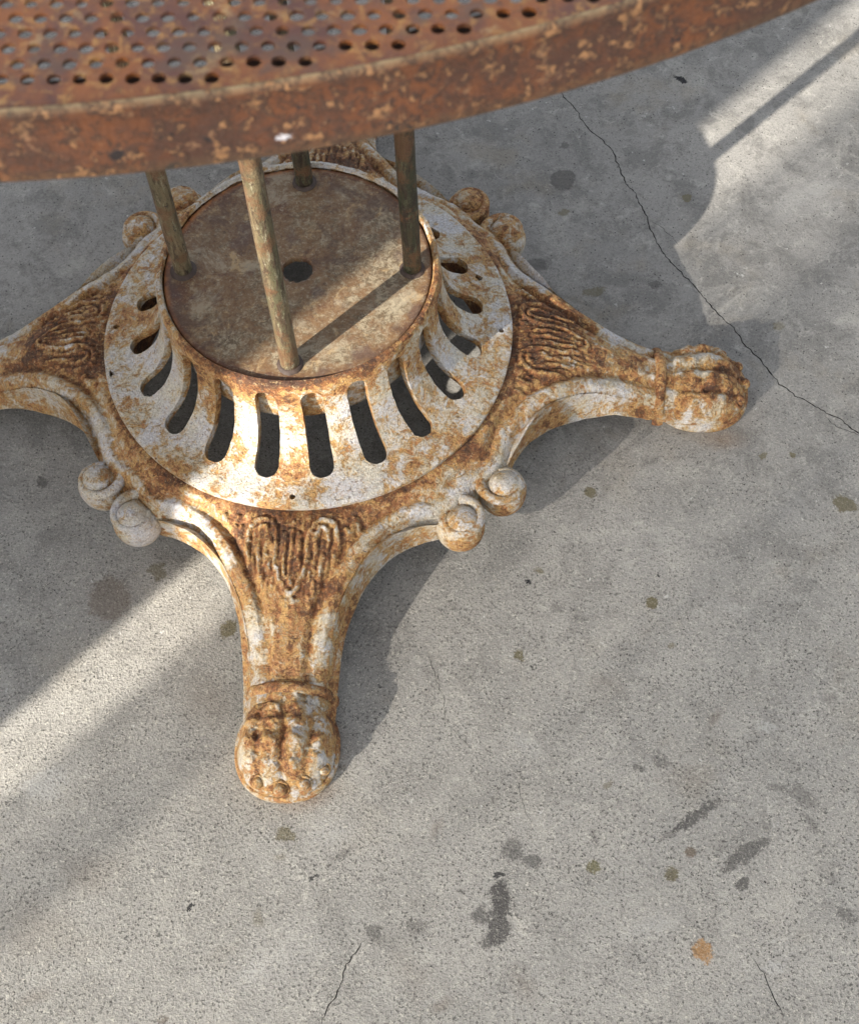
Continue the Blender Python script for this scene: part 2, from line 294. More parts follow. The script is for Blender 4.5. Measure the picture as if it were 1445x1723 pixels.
    for (x, y, a, b, ang, colr, st, ed) in STAINS_AND_SHADE:
        gn = t.n('ShaderNodeGroup'); gn.node_tree = g; t.l(flat, gn.inputs[0])
        p = un(x, y); px = un(x + a, y); py = un(x, y - b)
        gn.inputs[1].default_value = (p[0], p[1], 0)
        gn.inputs[2].default_value = (math.dist(p, px), math.dist(p, py), 1)
        gn.inputs[3].default_value = R(-ang - 4.7); gn.inputs[4].default_value = ed
        k = gn.outputs[0]
        if st > .3: k = t.math('MULTIPLY', t.ss(t.math('ADD', k, rag), .25, .75), t.ss(gn.outputs[0], 0, .3))
        c = t.mix(t.math('MULTIPLY', k, min(1., st*1.25)), c, colr)
    c = t.mix(t.math('MULTIPLY', lt, .55), c, (.50, .475, .41)); c = t.mix(t.math('MULTIPLY', dk, .55), c, (.085, .08, .072))
    h = t.math('ADD', t.math('MULTIPLY', fine, t.math('ADD', .6, t.math('MULTIPLY', wear_light, 1.3))), t.math('MULTIPLY', grit, .5))
    h = t.math('ADD', h, t.math('MULTIPLY', pit_, -.6)); h = t.math('ADD', h, t.math('MULTIPLY', lt, .5))
    n = t.bump(mid, .3, .003); n = t.bump(h, .55, .0012, n)
    return t.fin(c, .86, n, spec=.3)

def plain(name, col, rough=.7, scale=30, var=.25):
    t = NT(name); a = t.noise(scale, 5, .6)
    c = t.mix(t.ss(a, .3, .7), tuple(k*(1 - var) for k in col), tuple(k*(1 + var) for k in col))
    return t.fin(c, rough, t.bump(a, .3, .002))

M_CAST = cast_paint('chipped_enamel_casting', bias=.016); M_COLLAR = cast_paint('chipped_enamel_collar', bias=.020, cream=(.55, .515, .43))
M_DISC = disc_mat(); M_ROD = rod_mat('old_green_paint', (.085, .078, .042), (.165, .125, .070), (.06, .038, .022), (.30, .28, .19)); M_ROD_DARK = rod_mat('dark_rusted_green_paint_and_shade', (.030, .034, .018), (.065, .045, .024), (.026, .016, .011), (.12, .13, .07)); M_RIM = rust_mat('flaking_rust'); M_SHEET = rust_mat('rusty_sheet', sheet=True)
M_CONC = concrete(); M_CRACK = plain('crack_dirt_and_shade', (.035, .032, .03), .95); M_IRON = plain('bare_iron', (.05, .032, .024), .7, 200)  # crack colour is dirt with the cavity's shade painted in
M_WOOD = plain('weathered_wood', (.20, .15, .10), .8, 25); M_REED = plain('dry_reed', (.36, .28, .16), .8, 60)

# ------------------------------------------------------------------ mesh helpers
def mesh_obj(name, verts, faces, mat, parent=None, attrs=None, smooth=True, kind=None):
    me = bpy.data.meshes.new(name); me.from_pydata([tuple(map(float, q)) for q in verts], [], [tuple(map(int, q)) for q in faces])
    me.validate()
    if smooth: me.polygons.foreach_set('use_smooth', [True]*len(me.polygons))
    if attrs:
        for k, arr in attrs.items():
            at = me.attributes.new(k, 'FLOAT', 'POINT'); at.data.foreach_set('value', np.asarray(arr, dtype=np.float32))
    me.materials.append(mat); me.update()
    o = bpy.data.objects.new(name, me); COL.objects.link(o)
    if parent: o.parent = parent
    if kind: o['kind'] = kind
    return o

def grid_faces(nr, nc, wrap=False, off=0, flip=False):
    f = []
    for i in range(nr - 1):
        for j in range(nc if wrap else nc - 1):
            a = off + i*nc + j; b = off + i*nc + (j + 1) % nc; c = b + nc; d = a + nc
            f.append((a, d, c, b) if flip else (a, b, c, d))
    return f

class MB:
    def __init__(s): s.v = []; s.f = []; s.a = []
    def grid(s, P, wrap=False, flip=False, rust=.5):
        nr, nc = P.shape[:2]; o = len(s.v); s.v += list(P.reshape(-1, 3)); s.f += grid_faces(nr, nc, wrap, o, flip)
        s.a += list(np.broadcast_to(rust, (nr, nc)).reshape(-1)) if not np.isscalar(rust) else [rust]*(nr*nc)
    def tube(s, pts, rad, n=12, rust=.5, caps=True):
        pts = np.array(pts, float); rad = np.broadcast_to(rad, (len(pts),))
        T = np.gradient(pts, axis=0); T /= np.linalg.norm(T, axis=1)[:, None]
        ref = np.array([0, 0, 1.]) if abs(T[0][2]) < .9 else np.array([1., 0, 0])
        P = []
        for p, t, r in zip(pts, T, rad):
            a = np.cross(t, ref); a /= np.linalg.norm(a); b = np.cross(a, t)
            th = np.linspace(0, 2*np.pi, n, endpoint=False)
            P.append(p + r*(np.cos(th)[:, None]*a + np.sin(th)[:, None]*b))
        P = np.array(P)
        if caps: P = np.concatenate([P[:1]*0 + pts[0], P, P[:1]*0 + pts[-1]])
        s.grid(P, wrap=True, rust=rust)
    def box(s, x0, x1, y0, y1, z0, z1):
        o = len(s.v); s.v += [(x, y, z) for x in (x0, x1) for y in (y0, y1) for z in (z0, z1)]
        s.f += [tuple(o + i for i in q) for q in ((0, 1, 3, 2), (4, 6, 7, 5), (0, 4, 5, 1), (2, 3, 7, 6), (0, 2, 6, 4), (1, 5, 7, 3))]; s.a += [.5]*8
    def build(s, name, mat, parent=None, smooth=True, kind=None):
        return mesh_obj(name, s.v, s.f, mat, parent, {'rust': s.a}, smooth, kind)

def sstep(x, a, b):
    t = np.clip((x - a)/(b - a), 0, 1); return t*t*(3 - 2*t)
def lnoise(x, y, f, seed=0):
    """smooth lattice noise in 2D, -1..1"""
    rs = np.random.RandomState(seed); G = rs.uniform(-1, 1, (256, 256)); x = x*f + 71.3; y = y*f + 37.7
    i, j = np.floor(x).astype(int), np.floor(y).astype(int); u, v = x - i, y - j
    u = u*u*(3 - 2*u); v = v*v*(3 - 2*v); g = lambda a, b: G[a % 256, b % 256]
    return (g(i, j)*(1-u) + g(i+1, j)*u)*(1-v) + (g(i, j+1)*(1-u) + g(i+1, j+1)*u)*v

# ------------------------------------------------------------------ the slab (ground) with a real crack cut into it
def jag_line(px, wid, seed, step=.0022):
    rnd = random.Random(seed); P = [Vector(un(*q)) for q in px]; out = []
    for a, b in zip(P, P[1:]):
        n = max(1, int((b - a).length/step))
        for k in range(n): out.append(a.lerp(b, k/n))
    out.append(P[-1]); q = []; wv = 0
    for i, p in enumerate(out):
        d = (out[min(i + 1, len(out) - 1)] - out[max(i - 1, 0)]).normalized(); nn = Vector((-d.y, d.x))
        wv = wv*.8 + rnd.uniform(-1, 1)*.0010
        q.append((p + nn*(wv if 0 < i < len(out) - 1 else 0), nn))
    L, Rr = [], []
    for i, (p, nn) in enumerate(q):
        e = min(1, i/4, (len(q) - 1 - i)/4) if True else 1
        ww = wid*(.35 + .65*rnd.random())*(.25 + .75*e)
        L.append(p + nn*ww*.5); Rr.append(p - nn*ww*.5)
    return L + Rr[::-1]
cracks = [
 jag_line([(905, 95), (945, 157), (985, 210), (1030, 258), (1052, 305), (1085, 352), (1092, 385), (1108, 415), (1140, 452), (1175, 487), (1200, 518), (1232, 548), (1250, 575), (1290, 618), (1312, 645), (1335, 668), (1378, 685), (1400, 700), (1470, 745)], .0013, 3),
 jag_line([(1096, 372), (1120, 392), (1142, 412)], .0006, 5),
 jag_line([(1382, 694), (1408, 718), (1460, 735)], .0007, 8),
 jag_line([(715, 1092), (738, 1150), (752, 1205), (775, 1243), (800, 1262)], .00055, 11),
 jag_line([(866, 1305), (882, 1350), (900, 1400)], .0005, 13),
 jag_line([(540, 1730), (562, 1680), (585, 1625), (618, 1580)], .0009, 17),
 jag_line([(1262, 1610), (1290, 1650), (1325, 1712)], .0009, 19),
 jag_line([(580, 1240), (600, 1237), (624, 1231)], .0005, 23),
]
def build_ground():
    vs_, fs_ = [], []
    B = 3.0
    vin = [Vector((-B, -B)), Vector((B, -B)), Vector((B, B)), Vector((-B, B))]; edges = [(0, 1), (1, 2), (2, 3), (3, 0)]
    for pl in cracks:
        o = len(vin); vin += pl; edges += [(o + i, o + (i + 1) % len(pl)) for i in range(len(pl))]
    vo, eo, fo, ov, oe, of = delaunay_2d_cdt(vin, edges, [], 0, 1e-7)
    from bisect import bisect
    def inside(p, pl):
        c = False; j = len(pl) - 1
        for i in range(len(pl)):
            a, b = pl[i], pl[j]
            if (a.y > p.y) != (b.y > p.y) and p.x < (b.x - a.x)*(p.y - a.y)/(b.y - a.y) + a.x: c = not c
            j = i
        return c
    boxes = [(min(p.x for p in c), max(p.x for p in c), min(p.y for p in c), max(p.y for p in c)) for c in cracks]
    keep = []; floor_ = []
    for f in fo:
        c = sum((vo[i] for i in f), Vector((0, 0)))/len(f)
        hit = any(b[0] <= c.x <= b[1] and b[2] <= c.y <= b[3] and inside(c, pl) for b, pl in zip(boxes, cracks))
        (floor_ if hit else keep).append(tuple(f))
    V = [(p.x, p.y, 0) for p in vo]
    # outer skirt to the horizon
    n = len(V); V += [(-90, -90, 0), (90, -90, 0), (90, 90, 0), (-90, 90, 0)]
    co = [min(range(n), key=lambda i: (vo[i] - q).length) for q in vin[:4]]
    for k in range(4): keep.append((co[k], n + k, n + (k + 1) % 4, co[(k + 1) % 4]))
    g = mesh_obj('ground', V, keep, M_CONC, smooth=False, kind='structure')
    # crack walls and bed, 5 mm down
    for pl in cracks:
        m = len(pl); vv = [(p.x, p.y, 0) for p in pl] + [(p.x, p.y, -.005) for p in pl]
        ff = [(i, (i + 1) % m, m + (i + 1) % m, m + i) for i in range(m)]
        h = m//2; ff += [(m + i, m + i + 1, m + (m - 2 - i), m + (m - 1 - i)) for i in range(h - 1)]
        mesh_obj('crack', vv, ff, M_CRACK, g, smooth=False)
    return g
ground = build_ground()

# ------------------------------------------------------------------ the table
table = bpy.data.objects.new('pedestal_table', None); COL.objects.link(table)
table['label'] = 'rusty round garden table with perforated top on a chipped white paw footed base'
table['category'] = 'table'

# ---- leg casting: one quadrant, leg along +u, folded about its axis
# top edge of the leg, and the wider lower edge its flank slopes out to
OUT = np.array([(.1265, .1265), (.140, .117), (.1495, .1040), (.1530, .0920), (.158, .0800), (.166, .0675), (.178, .0560), (.190, .0480), (.205, .0395), (.220, .0335), (.238, .0295), (.255, .0275), (.268, .0265), (.280, .0260), (.292, .0240)])
LOW = np.array([(.1272, .1272), (.1410, .1180), (.1508, .1050), (.1542, .0930), (.1592, .0812), (.1668, .0688), (.1783, .0578), (.190, .0500), (.207, .0430), (.222, .0385), (.240, .0355), (.257, .0338), (.270, .0330), (.282, .0325), (.294, .0310)])
def catmull(P, n):
    P = np.array(P, float); Q = np.vstack([2*P[0] - P[1], P, 2*P[-1] - P[-2]]); out = []
    m = len(P) - 1
    for t in np.linspace(0, m, n):
        i = min(int(t), m - 1); u = t - i; a, b, c, d = Q[i:i+4]
        out.append(.5*((2*b) + (-a + c)*u + (2*a - 5*b + 4*c - d)*u*u + (-a + 3*b - 3*c + d)*u**3))
    return np.array(out)
outl = catmull(OUT, 420); lowl = catmull(LOW, 420)
def dist_out(u, v):
    """distance to the leg outline (both flanks)"""
    v = np.abs(v); sh = u.shape; p = np.stack([u.ravel(), v.ravel()], 1); d = np.full(len(p), 9.)
    for k in range(0, len(outl), 3):
        d = np.minimum(d, np.hypot(p[:, 0] - outl[k, 0], p[:, 1] - outl[k, 1]))
    return d.reshape(sh)
# leaf relief: centre lines in (u, v), read off the casting's scroll-work
def cp(x, y): return (.157 + (y - 60)*.000128, (x - 540)*.000128)
LEAF = [
 [(335, 465), (312, 360), (300, 240), (312, 140), (370, 85), (430, 105), (462, 190), (452, 300), (478, 400), (515, 470), (545, 490), (580, 465), (605, 400), (632, 320), (640, 200), (672, 118), (722, 88), (778, 118), (795, 210), (780, 330), (745, 455)],
 [(385, 400), (372, 300), (345, 210), (362, 135), (398, 140), (418, 200), (404, 280), (425, 370)],
 [(700, 400), (715, 300), (745, 210), (728, 140), (695, 135), (672, 200), (684, 280), (668, 350)],
 [(505, 175), (510, 300), (518, 410)], [(545, 160), (546, 300), (548, 440)], [(583, 180), (580, 300), (572, 410)],
 [(255, 130), (238, 240), (262, 350), (320, 440)], [(845, 130), (870, 240), (840, 350), (775, 430)],
 [(215, 90), (190, 200), (215, 300)], [(900, 100), (925, 190), (900, 280)],
 [(165, 60), (150, 150), (172, 240)], [(235, 70), (222, 120), (232, 190)], [(890, 70), (872, 130), (878, 210)], [(955, 60), (968, 140), (945, 230)],
 [(290, 380), (318, 470), (372, 520)], [(800, 370), (768, 470), (712, 520)], [(560, 500), (575, 560), (560, 640)], [(420, 430), (435, 520), (420, 600)], [(670, 430), (655, 520), (670, 600)],
]
LEAFP = [np.array([cp(x, y) for x, y in catmull(L, 60 if len(L) > 8 else 24)]) for L in LEAF]
def relief(u, v):
    h = np.zeros_like(u); g = np.zeros_like(u)
    m = (u > .15) & (u < .245) & (np.abs(v) < .06)
    U, V = u[m], v[m]; acc = np.zeros_like(U); gro = np.zeros_like(U)
    U = U + .0007*lnoise(U, V, 200, 5); V = V + .0007*lnoise(U, V, 180, 6)
    for k, L in enumerate(LEAFP):
        d = np.full(U.shape, 9.)
        for a, b in zip(L, L[1:]):
            ab = b - a; t = np.clip(((U - a[0])*ab[0] + (V - a[1])*ab[1])/(ab@ab), 0, 1)
            d = np.minimum(d, np.hypot(U - a[0] - t*ab[0], V - a[1] - t*ab[1]))
        gro = np.maximum(gro, .0011*np.exp(-((d - .0028)/.0011)**2)*(k < 16))
        acc = np.maximum(acc, (.0017 if k < 16 else .0011)*np.exp(-(d/.0019)**2))
    acc *= np.clip(.72 + .62*lnoise(U, V, 120, 8) + .25*lnoise(U, V, 420, 9), .1, 1.3)
    zone = sstep(np.abs(V), .044, .026)*sstep(U, .222, .200)*sstep(U, .154, .160)
    st_ = .0007*np.sin(V*2*np.pi/.0037 + 2.2*lnoise(U, V, 70, 10) + U*40)*zone*(acc < .0010)
    h[m] = acc - gro*(acc < .0012) + st_ + .0010*zone; return h
def leg_surface():
    NR, NC = 330, 261
    a = np.sin(np.linspace(-1, 1, NC)*np.pi/2*.92)/math.sin(np.pi/2*.92)
    ki = np.linspace(0, len(outl) - 1, NR)
    ue = np.interp(ki, range(len(outl)), outl[:, 0]); ve = np.interp(ki, range(len(outl)), outl[:, 1])
    f = np.linspace(0, 1, NR)
    uc = .160 + (.292 - .160)*f**.92
    uc = np.maximum(uc, ue)
    U = ue[:, None] + (uc - ue)[:, None]*(1 - np.abs(a)[None, :]**2.2); V = ve[:, None]*a[None, :]
    # inner rows from the hidden inner rim r=.136 up to the first row
    K = 22; th = np.arctan2(V[0], U[0]); pu, pv = .136*np.cos(th), .136*np.sin(th)
    tt = np.linspace(0, 1, K, endpoint=False)[:, None]
    U = np.vstack([pu + (U[0] - pu)*tt, U]); V = np.vstack([pv + (V[0] - pv)*tt, V])
    r = np.hypot(U, V); d = dist_out(U, V)
    zs = np.interp(U, [.13, .152, .165, .18, .20, .22, .24, .262, .29], [.0775, .0770, .0760, .0745, .0695, .0610, .0495, .0375, .0345])
    ze = np.interp(U, [.12, .15, .158, .166, .178, .19, .205, .22, .24, .255, .268, .29], [.0530, .0560, .0610, .0665, .0690, .0665, .0600, .0525, .0400, .0310, .0260, .0235])
    w = sstep(d, .006, .040); w = np.minimum(1, w + .0)
    narrow = sstep(U, .20, .262); w = w*(1 - narrow) + sstep(d, .000, .022)*narrow
    h = ze + (zs - ze)*w
    k = sstep(r, .186, .152); h = h + (.0772 - h)*k*(1 - sstep(U, .17, .2))
    # rolled border
    bead = np.exp(-((d - .0068)/.0042)**4)
    groove = np.exp(-((d - .0145)/.0022)**2)
    fade = (1 - .55*narrow)*sstep(r, .150, .160)
    h += fade*(.0034*bead - .0022*groove)
    b2 = np.exp(-((d - .0190)/.0020)**2)*fade*.0010; h += b2
    h -= .0042*(1 - np.sqrt(np.clip(1 - np.clip(1 - d/.0055, 0, 1)**2, 0, 1)))
    pan = np.exp(-((d - .012)/.004)**2)*narrow*.0010; h -= pan
    rel = relief(U, V); h += rel*sstep(d, .010, .018)
    h += .00045*lnoise(U, V, 110, 1) + .0003*lnoise(U, V, 260, 2) + .00015*lnoise(U, V, 600, 3)
    # rust bias
    mid = sstep(d, .014, .024)*(1 - sstep(U, .235, .262)*.3)
    lf = sstep(np.abs(V), .048, .030)*sstep(U, .235, .205)
    rust = .50 + .16*lf + .07*mid*sstep(U, .275, .24) + .11*groove + .08*sstep(rel, .0002, .0)*sstep(U, .235, .215)*mid - .17*sstep(rel, .0011, .0022)*sstep(d, .01, .02)
    rust += .05*sstep(r, .160, .154) - .06*bead + .06*sstep(U, .25, .28)
    P = np.stack([U, V, h], -1)
    # skirt on both flanks, turned under
    def flank(col, sgn):
        e = P[K:, col].copy(); nrm = np.gradient(e[:, :2], axis=0); nrm = np.stack([nrm[:, 1], -nrm[:, 0]], 1); nrm /= np.linalg.norm(nrm, axis=1)[:, None]
        if (nrm[100]@np.array([0, sgn])) < 0: nrm = -nrm
        rows = []; lu = np.interp(ki, range(len(lowl)), lowl[:, 0]); lv = np.interp(ki, range(len(lowl)), lowl[:, 1])*sgn
        zb = np.interp(lu, [.12, .15, .17, .19, .235, .26, .275, .295], [.034, .034, .031, .028, .025, .015, .010, .008])
        for q in (.06, .14, .25, .38, .52, .66, .80, .92, 1.):
            f = q**1.5 + .14*math.exp(-((q - .88)/.10)**2); g = q**.85
            rows.append(np.stack([e[:, 0] + (lu - e[:, 0])*f, e[:, 1] + (lv - e[:, 1])*f, e[:, 2] + (zb - e[:, 2])*g + .0006*lnoise(e[:, 0] + q, e[:, 1], 200, 17)], 1))
        for off, dz in ((-.0012, -.0014), (-.004, -.0016), (-.010, -.0005)):
            r_ = rows[8].copy(); r_[:, :2] += nrm*off; r_[:, 2] += dz; rows.append(r_)
        return np.stack([e] + rows, 1)
    return P, rust, flank(-1, 1), flank(0, -1)
LP, LR, F1, F2 = leg_surface()
FR = np.broadcast_to(np.array([.46, .47, .48, .50, .53, .55, .56, .56, .54, .50, .60, .7, .7])[None, :F1.shape[1]], F1.shape[:2])
mb = MB(); mb.grid(LP, flip=False, rust=LR); mb.grid(F1, rust=FR); mb.grid(F2, flip=True, rust=FR)
leg0 = mb.build('leg', M_CAST, table)

# ---- paw
def paw_mesh():
    m = MB(); NT_, NRr = 200, 70
    th = np.linspace(0, 2*np.pi, NT_, endpoint=False)
    cu = .3045
    def outline(th):
        cx, sy = np.cos(th), np.sin(th)
        a = np.where(cx > 0, .0365, .038); b = .0352
        n = 2.25
        return 1/((np.abs(cx)/a)**n + (np.abs(sy)/b)**n)**(1/n)
    Rr = outline(th); rho = np.sin(np.linspace(0, 1, NRr)*np.pi/2)**.9
    U = cu + rho[:, None]*(Rr*np.cos(th))[None]; V = rho[:, None]*(Rr*np.sin(th))[None]
    H = .0365*(1 - rho[:, None]**3.0)**.5 + 0*U
    H = H + .002*sstep(U, .31, .275) - .006*sstep(U, .308, .338)*(1 - rho[:, None]**4)
    vn = V/(.0352*np.sqrt(np.clip(1 - ((U - cu)/.052)**2, .2, 1)))
    # four toes: grooves at -0.52, 0, .52
    tc = np.array([-.76, -.26, .26, .76]); s = np.zeros_like(U)
    for g in (-.50, .02, .52):
        s -= np.exp(-((vn - g)/.085)**2)
    band = sstep(rho, .99, .80)[:, None]
    H += .0025*s*band*sstep(U, .274, .286)
    for i, c in enumerate(tc):
        for uu, su, am in ((.2835 - .002*(i in (0, 3)), .0042, .0034), (.2955 - .002*(i in (0, 3)), .0045, .0030), (.3085 - .003*(i in (0, 3)), .0052, .0050), (.3235 - .006*(i in (0, 3)), .0050, .0036)):
            H += am*np.exp(-((vn - c)/.17)**2 - ((U - uu)/su)**2)*band
    H += .0011*lnoise(U, V, 170, 11) + .0008*lnoise(U, V, 380, 12) + .0004*lnoise(U, V, 800, 13)
    H = np.maximum(H, .007)
    # bulge the flanks outwards with the toes
    ru = .60 + .16*lnoise(U, V, 150, 14) - .05*s*0 + .10*(-s)*band - .05
    m.grid(np.stack([U, V, H], -1), wrap=True, rust=ru)
    # sole rim
    prof = [(-.0005, .0085), (.0010, .0080), (.0016, .006), (.0017, .003), (.0008, .0005)]
    P = np.array([[(cu + (Rr[j] + o)*math.cos(th[j]), (Rr[j] + o)*math.sin(th[j]), z) for j in range(NT_)] for o, z in prof])
    m.grid(P, wrap=True, rust=.56)
    return m
def claw_mesh(u, v, z, r):
    m = MB(); th = np.linspace(0, 2*np.pi, 20, endpoint=False); ph = np.linspace(0, np.pi/2*1.15, 9)
    ax = Vector((.75, v*9, .62)).normalized(); q = ax.to_track_quat('Z', 'Y').to_matrix()
    P = np.array([[tuple(Vector((u, v, z)) + q @ Vector((r*math.sin(p)*math.cos(t), r*math.sin(p)*math.sin(t), r*1.0*math.cos(p)))) for t in th] for p in ph])
    m.grid(P, wrap=True, rust=.60)
    ring = [tuple(Vector((u, v, z)) + q @ Vector((r*1.22*math.cos(t), r*1.22*math.sin(t), -.0012))) for t in np.linspace(0, 2*np.pi, 24)]
    m.tube(ring, r*.26, 8, rust=.64, caps=False)
    return m
def band_mesh():
    m = MB(); P = []
    vv = np.concatenate([[-1.04]*4, np.sin(np.linspace(-1, 1, 41)*np.pi/2), [1.04]*4]); dn = np.concatenate([[.007, .012, .016, .021], np.zeros(41), [.021, .016, .012, .007]])
    for uo, zz in ((.2650, -.0006), (.2658, .0012), (.2675, .0023), (.2700, .0026), (.2722, .0018), (.2735, -.0002)):
        v = vv*(.0268 + zz*.4) + np.sign(vv)*np.interp(dn, [0, .001, .008, .020], [.0070, .0070, .0050, .0]) * (dn > 0); d = np.clip(.0268 - np.abs(vv)*.0268, 0, 1)
        h = .0262 + .0115*sstep(d, .0, .022) - .0050*(1 - np.sqrt(np.clip(1 - np.clip(1 - d/.0055, 0, 1)**2, 0, 1))) + zz
        h = np.where(dn > 0, dn, h)
        P.append(np.stack([uo + .0015*(1 - np.abs(np.clip(vv, -1, 1))) + 0*v, v, h], 1))
    m.grid(np.array(P), flip=False, rust=.66); return m

# ---- scroll: rolled end with a spiral fillet and a boss in the middle
def scroll_mesh(s=1, v=1.):
    """s = +1 / -1: side of the leg axis; drum about (.1475, .118)"""
    m = MB(); cu, cv = .1478, .1178; Rr = .018
    th = np.linspace(0, 2*np.pi, 64, endpoint=False)
    prof = [(0, .0600), (.004, .0600), (.008, .0596), (.0118, .0585), (.0146, .0568), (.0166, .0540), (.0176, .0500), (.0177, .0450), (.0168, .0395), (.0150, .0350), (.0120, .0320), (.008, .0315)]
    P = np.array([[(cu + r*math.cos(t), s*(cv + r*math.sin(t)), z) for t in th] for r, z in prof])
    P[..., 2] += .0004*lnoise(P[..., 0], P[..., 1], 250, 21)
    m.grid(P, wrap=True, flip=(s < 0), rust=.52 + .15*lnoise(P[..., 0], P[..., 1], 60, 22))
    # fillet: comes up the leg border, passes inside the scroll and winds in
    pts = [(.184, .0450, .0650, .0018), (.174, .0520, .0665, .0028), (.1630, .0610, .0655, .0035), (.1530, .0730, .0625, .0041), (.1445, .0850, .0600, .0045), (.1370, .0965, .0588, .0048)]
    a0 = math.atan2(.104 - cv, .1345 - cu)
    turns = .92
    for k in range(46):
        f = k/45; a = a0 - f*turns*2*math.pi; rr = .0182*(1 - f) + .0105*f + .0004
        pts.append((cu + rr*math.cos(a)*.93, cv + rr*math.sin(a)*.93, .0580 + .0003*f, .0046*(1 - f) + .0020*f))
    C = catmull(pts, 170)
    m.tube([(c[0], s*c[1], c[2]) for c in C], C[:, 3], 14, rust=.52)
    # boss
    ph = np.linspace(0, np.pi*.62, 12); b = .0124
    P = np.array([[(cu + .0015 + b*math.sin(p)*math.cos(t), s*(cv + .0015 + b*math.sin(p)*math.sin(t)), .0560 + b*.74*math.cos(p)) for t in th[::2]] for p in ph])
    P[..., 2] += .0006*lnoise(P[..., 0], P[..., 1], 180, 23)
    m.grid(P, wrap=True, rust=.50)
    return m
paw0 = paw_mesh().build('paw', M_CAST, leg0)
claws = [claw_mesh(u, v, z, r).build('claw', M_CAST, leg0) for u, v, z, r in ((.3330, -.0165, .0175, .0043), (.3375, -.0010, .0175, .0048), (.3335, .0148, .0175, .0044), (.3225, .0275, .0160, .0038))]
band0 = band_mesh().build('ankle_band', M_CAST, leg0)
scr = [scroll_mesh(1).build('scroll', M_CAST, leg0), scroll_mesh(-1).build('scroll', M_CAST, leg0)]
kids = [paw0, band0] + claws + scr
leg0.rotation_euler.z = R(-90)
for k in range(1, 4):
    L = leg0.copy(); COL.objects.link(L); L.parent = table; L.rotation_euler.z = R(-90 + 90*k)
    for c in kids:
        d = c.copy(); COL.objects.link(d); d.parent = L

# the two scrolls at the front left keep most of their paint
d0_ = scr[0].data
for o in [o for o in COL.objects if o.name.startswith('scroll')]:
    rz = o.parent.rotation_euler.z; cx_, cy_ = .1478, (.1178 if o.data == d0_ else -.1178)
    az_ = math.degrees(math.atan2(cx_*math.sin(rz) + cy_*math.cos(rz), cx_*math.cos(rz) - cy_*math.sin(rz))) % 360
    if abs(az_ - 225) > 15: continue
    me = o.data.copy(); at = me.attributes['rust']; buf = np.zeros(len(me.vertices), np.float32); at.data.foreach_get('value', buf); at.data.foreach_set('value', buf - .20); me.update(); o.data = me
m = MB(); th = np.linspace(0, 2*np.pi, 180, endpoint=False)
P = np.array([[(r*math.cos(t), r*math.sin(t), z) for t in th] for r, z in ((.1385, .0760), (.1372, .0740), (.1368, .050), (.1372, .024), (.1385, .0222), (.1405, .0222), (.1418, .024), (.1420, .050), (.1420, .074))])
P[:, :, 2] += .0008*lnoise(P[:, :, 0], P[:, :, 1], 60, 61)
m.grid(P, wrap=True, rust=.78); m.build('base_ring', M_CAST, table)

# ---- slotted collar
PROF = [(.0962, .1540), (.0968, .1562), (.0980, .1573), (.0994, .1570), (.1006, .1553), (.1014, .1515), (.1019, .1450), (.1025, .1370), (.1035, .1280), (.1052, .1185), (.1085, .1085), (.1130, .1003), (.1185, .0942), (.1250, .0897), (.1320, .0867), (.1390, .0849), (.1450, .0840), (.1482, .0837), (.1490, .0829), (.1498, .0833), (.1525, .0830), (.1541, .0818), (.1546, .0802), (.1540, .0782), (.1510, .0775)]
pr = catmull(PROF, 240); seg = np.hypot(*np.diff(pr, axis=0).T); arc = np.concatenate([[0], np.cumsum(seg)])
nrm = np.gradient(pr, axis=0); nrm /= np.linalg.norm(nrm, axis=1)[:, None]; nrm = np.stack([-nrm[:, 1], nrm[:, 0]], 1)*-1   # inward
if nrm[120][0] > 0: nrm = -nrm
def l_at(z): return float(np.interp(-z, -pr[5:, 1], arc[5:]))
